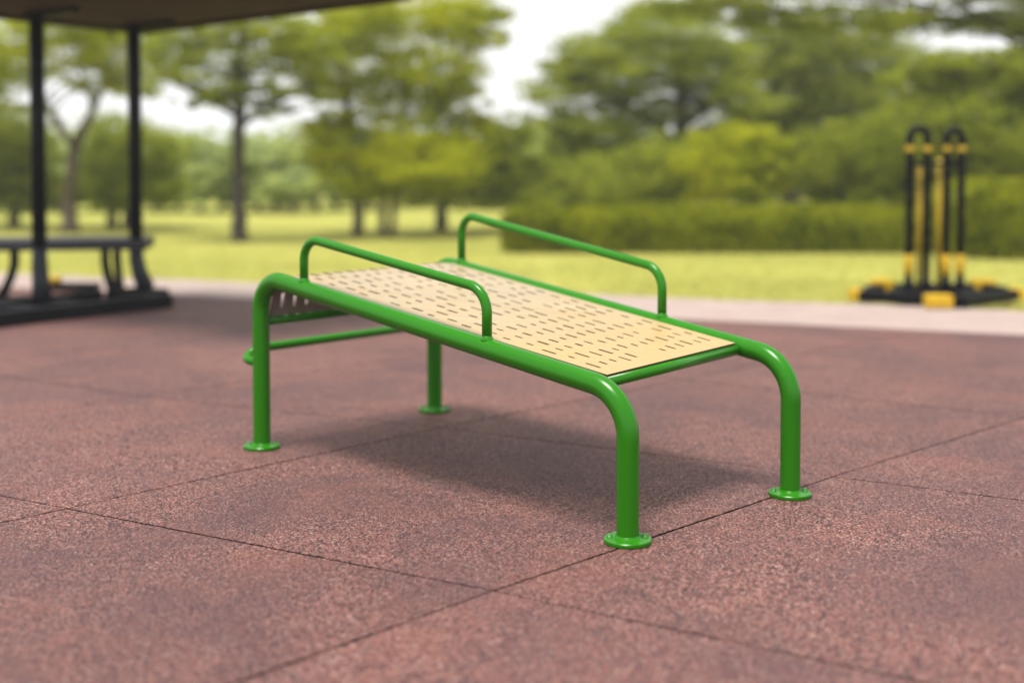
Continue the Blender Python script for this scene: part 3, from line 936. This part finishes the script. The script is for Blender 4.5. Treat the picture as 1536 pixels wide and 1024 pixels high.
def grass():
    rng = np.random.default_rng(9); n = 60000
    d = 8.5 + 13 * rng.uniform(0, 1, n) ** 1.6
    x = (rng.uniform(-60, 1600, n) - 768) / F * d
    keep = (x - Q0.x) * (-QD.y) + (d - Q0.y) * QD.x >  -0.03
    x, d = x[keep], d[keep]; n = len(x)
    h = rng.uniform(.015, .045, n); a = rng.uniform(0, 6.28, n); w = rng.uniform(.002, .005, n)
    bx, by = np.cos(a) * w, np.sin(a) * w
    lx, ly = rng.normal(0, .015, n), rng.normal(0, .015, n)
    v = np.stack([np.c_[x - bx, d - by, np.full(n, -.032)], np.c_[x + bx, d + by, np.full(n, -.032)], np.c_[x + lx, d + ly, h - .03]], 1).reshape(-1, 3)
    me = bpy.data.meshes.new('grass')
    me.vertices.add(n * 3); me.vertices.foreach_set('co', v.ravel())
    me.loops.add(n * 3); me.loops.foreach_set('vertex_index', np.arange(n * 3, dtype=np.int32))
    me.polygons.add(n); me.polygons.foreach_set('loop_start', np.arange(0, n * 3, 3, dtype=np.int32))
    me.update(calc_edges=True)
    m = leaf_mat('grass_blade', (0.28, 0.30, 0.06), (0.44, 0.42, 0.10), (0.58, 0.52, 0.15), 0.4)
    tag(link_mesh('grass', me, m), 'short yellow green grass of the lawn', 'grass', None, 'stuff')


grass()

# ------------------------------------------------------------------ haze
HAZE = 0.0018
def haze():
    m = bpy.data.materials.new('haze'); m.use_nodes = True
    nt = m.node_tree; nt.nodes.remove(nt.nodes['Principled BSDF'])
    v = nt.nodes.new('ShaderNodeVolumePrincipled')
    v.inputs['Color'].default_value = (0.86, 0.95, 0.97, 1); v.inputs['Density'].default_value = HAZE; v.inputs['Anisotropy'].default_value = 0.2
    nt.links.new(v.outputs[0], nt.nodes['Material Output'].inputs['Volume'])
    MBh = MB().box((0, 20, 1.9), (64, 52, 6.0))
    tag(MBh.build('haze', m), 'thin pale haze over the lawn and trees', 'haze', None, 'stuff')


haze()

# ------------------------------------------------------------------ sky, sun, colour
SUN_EL, SUN_AZ = R(75), R(214)          # azimuth: the light comes from behind and left of the camera
w = bpy.data.worlds.new('World'); scene.world = w; w.use_nodes = True
nt = w.node_tree
sky = nt.nodes.new('ShaderNodeTexSky'); sky.sky_type = 'NISHITA'; sky.sun_disc = False
sky.sun_elevation = SUN_EL; sky.sun_rotation = SUN_AZ
sky.air_density = 1.0; sky.dust_density = 1.0; sky.ozone_density = 1.0
# bright overcast: most of the blue veiled by white cloud
hs = nt.nodes.new('ShaderNodeHueSaturation'); hs.inputs['Saturation'].default_value = 0.15
nt.links.new(sky.outputs[0], hs.inputs['Color'])
mx = nt.nodes.new('ShaderNodeMix'); mx.data_type = 'RGBA'
tc = nt.nodes.new('ShaderNodeTexCoord'); sp = nt.nodes.new('ShaderNodeSeparateXYZ'); mr = nt.nodes.new('ShaderNodeMapRange')
nt.links.new(tc.outputs['Generated'], sp.inputs[0]); nt.links.new(sp.outputs['Z'], mr.inputs['Value'])
mr.inputs['From Min'].default_value = 0.12; mr.inputs['From Max'].default_value = 0.75
mr.inputs['To Min'].default_value = 0.85; mr.inputs['To Max'].default_value = 0.30
cn = nt.nodes.new('ShaderNodeTexNoise'); cn.inputs['Scale'].default_value = 2.2; cn.inputs['Detail'].default_value = 5
nt.links.new(tc.outputs['Generated'], cn.inputs['Vector'])
cm = nt.nodes.new('ShaderNodeMath'); cm.operation = 'MULTIPLY_ADD'; nt.links.new(cn.outputs['Fac'], cm.inputs[0]); cm.inputs[1].default_value = 0.35; cm.inputs[2].default_value = -0.17
ca = nt.nodes.new('ShaderNodeMath'); ca.operation = 'ADD'; ca.use_clamp = True
nt.links.new(mr.outputs['Result'], ca.inputs[0]); nt.links.new(cm.outputs[0], ca.inputs[1]); nt.links.new(ca.outputs[0], mx.inputs[0])
nt.links.new(hs.outputs[0], mx.inputs[6]); mx.inputs[7].default_value = (7.6, 7.6, 7.7, 1)
bg = nt.nodes['Background']; bg.inputs['Strength'].default_value = 0.102
nt.links.new(mx.outputs[2], bg.inputs['Color'])

sd = bpy.data.lights.new('sun', 'SUN'); so = bpy.data.objects.new('sun', sd); COL.objects.link(so)
sd.energy = 3.3; sd.angle = R(20); sd.color = (1.0, 0.95, 0.87)
dirv = Vector((math.sin(SUN_AZ) * math.cos(SUN_EL), math.cos(SUN_AZ) * math.cos(SUN_EL), math.sin(SUN_EL)))
so.rotation_euler = dirv.to_track_quat('Z', 'Y').to_euler()
so.location = (0, 0, 12)

vs = scene.view_settings
scene.display_settings.display_device = 'sRGB'
vs.view_transform = 'Standard'; vs.look = 'None'; vs.exposure = 0.7; vs.gamma = 1.0; vs.use_curve_mapping = False
cy = scene.cycles
cy.use_denoising = True
cy.max_bounces = 8; cy.diffuse_bounces = 4; cy.glossy_bounces = 4; cy.transmission_bounces = 6; cy.volume_bounces = 1
cy.caustics_reflective = False; cy.caustics_refractive = False
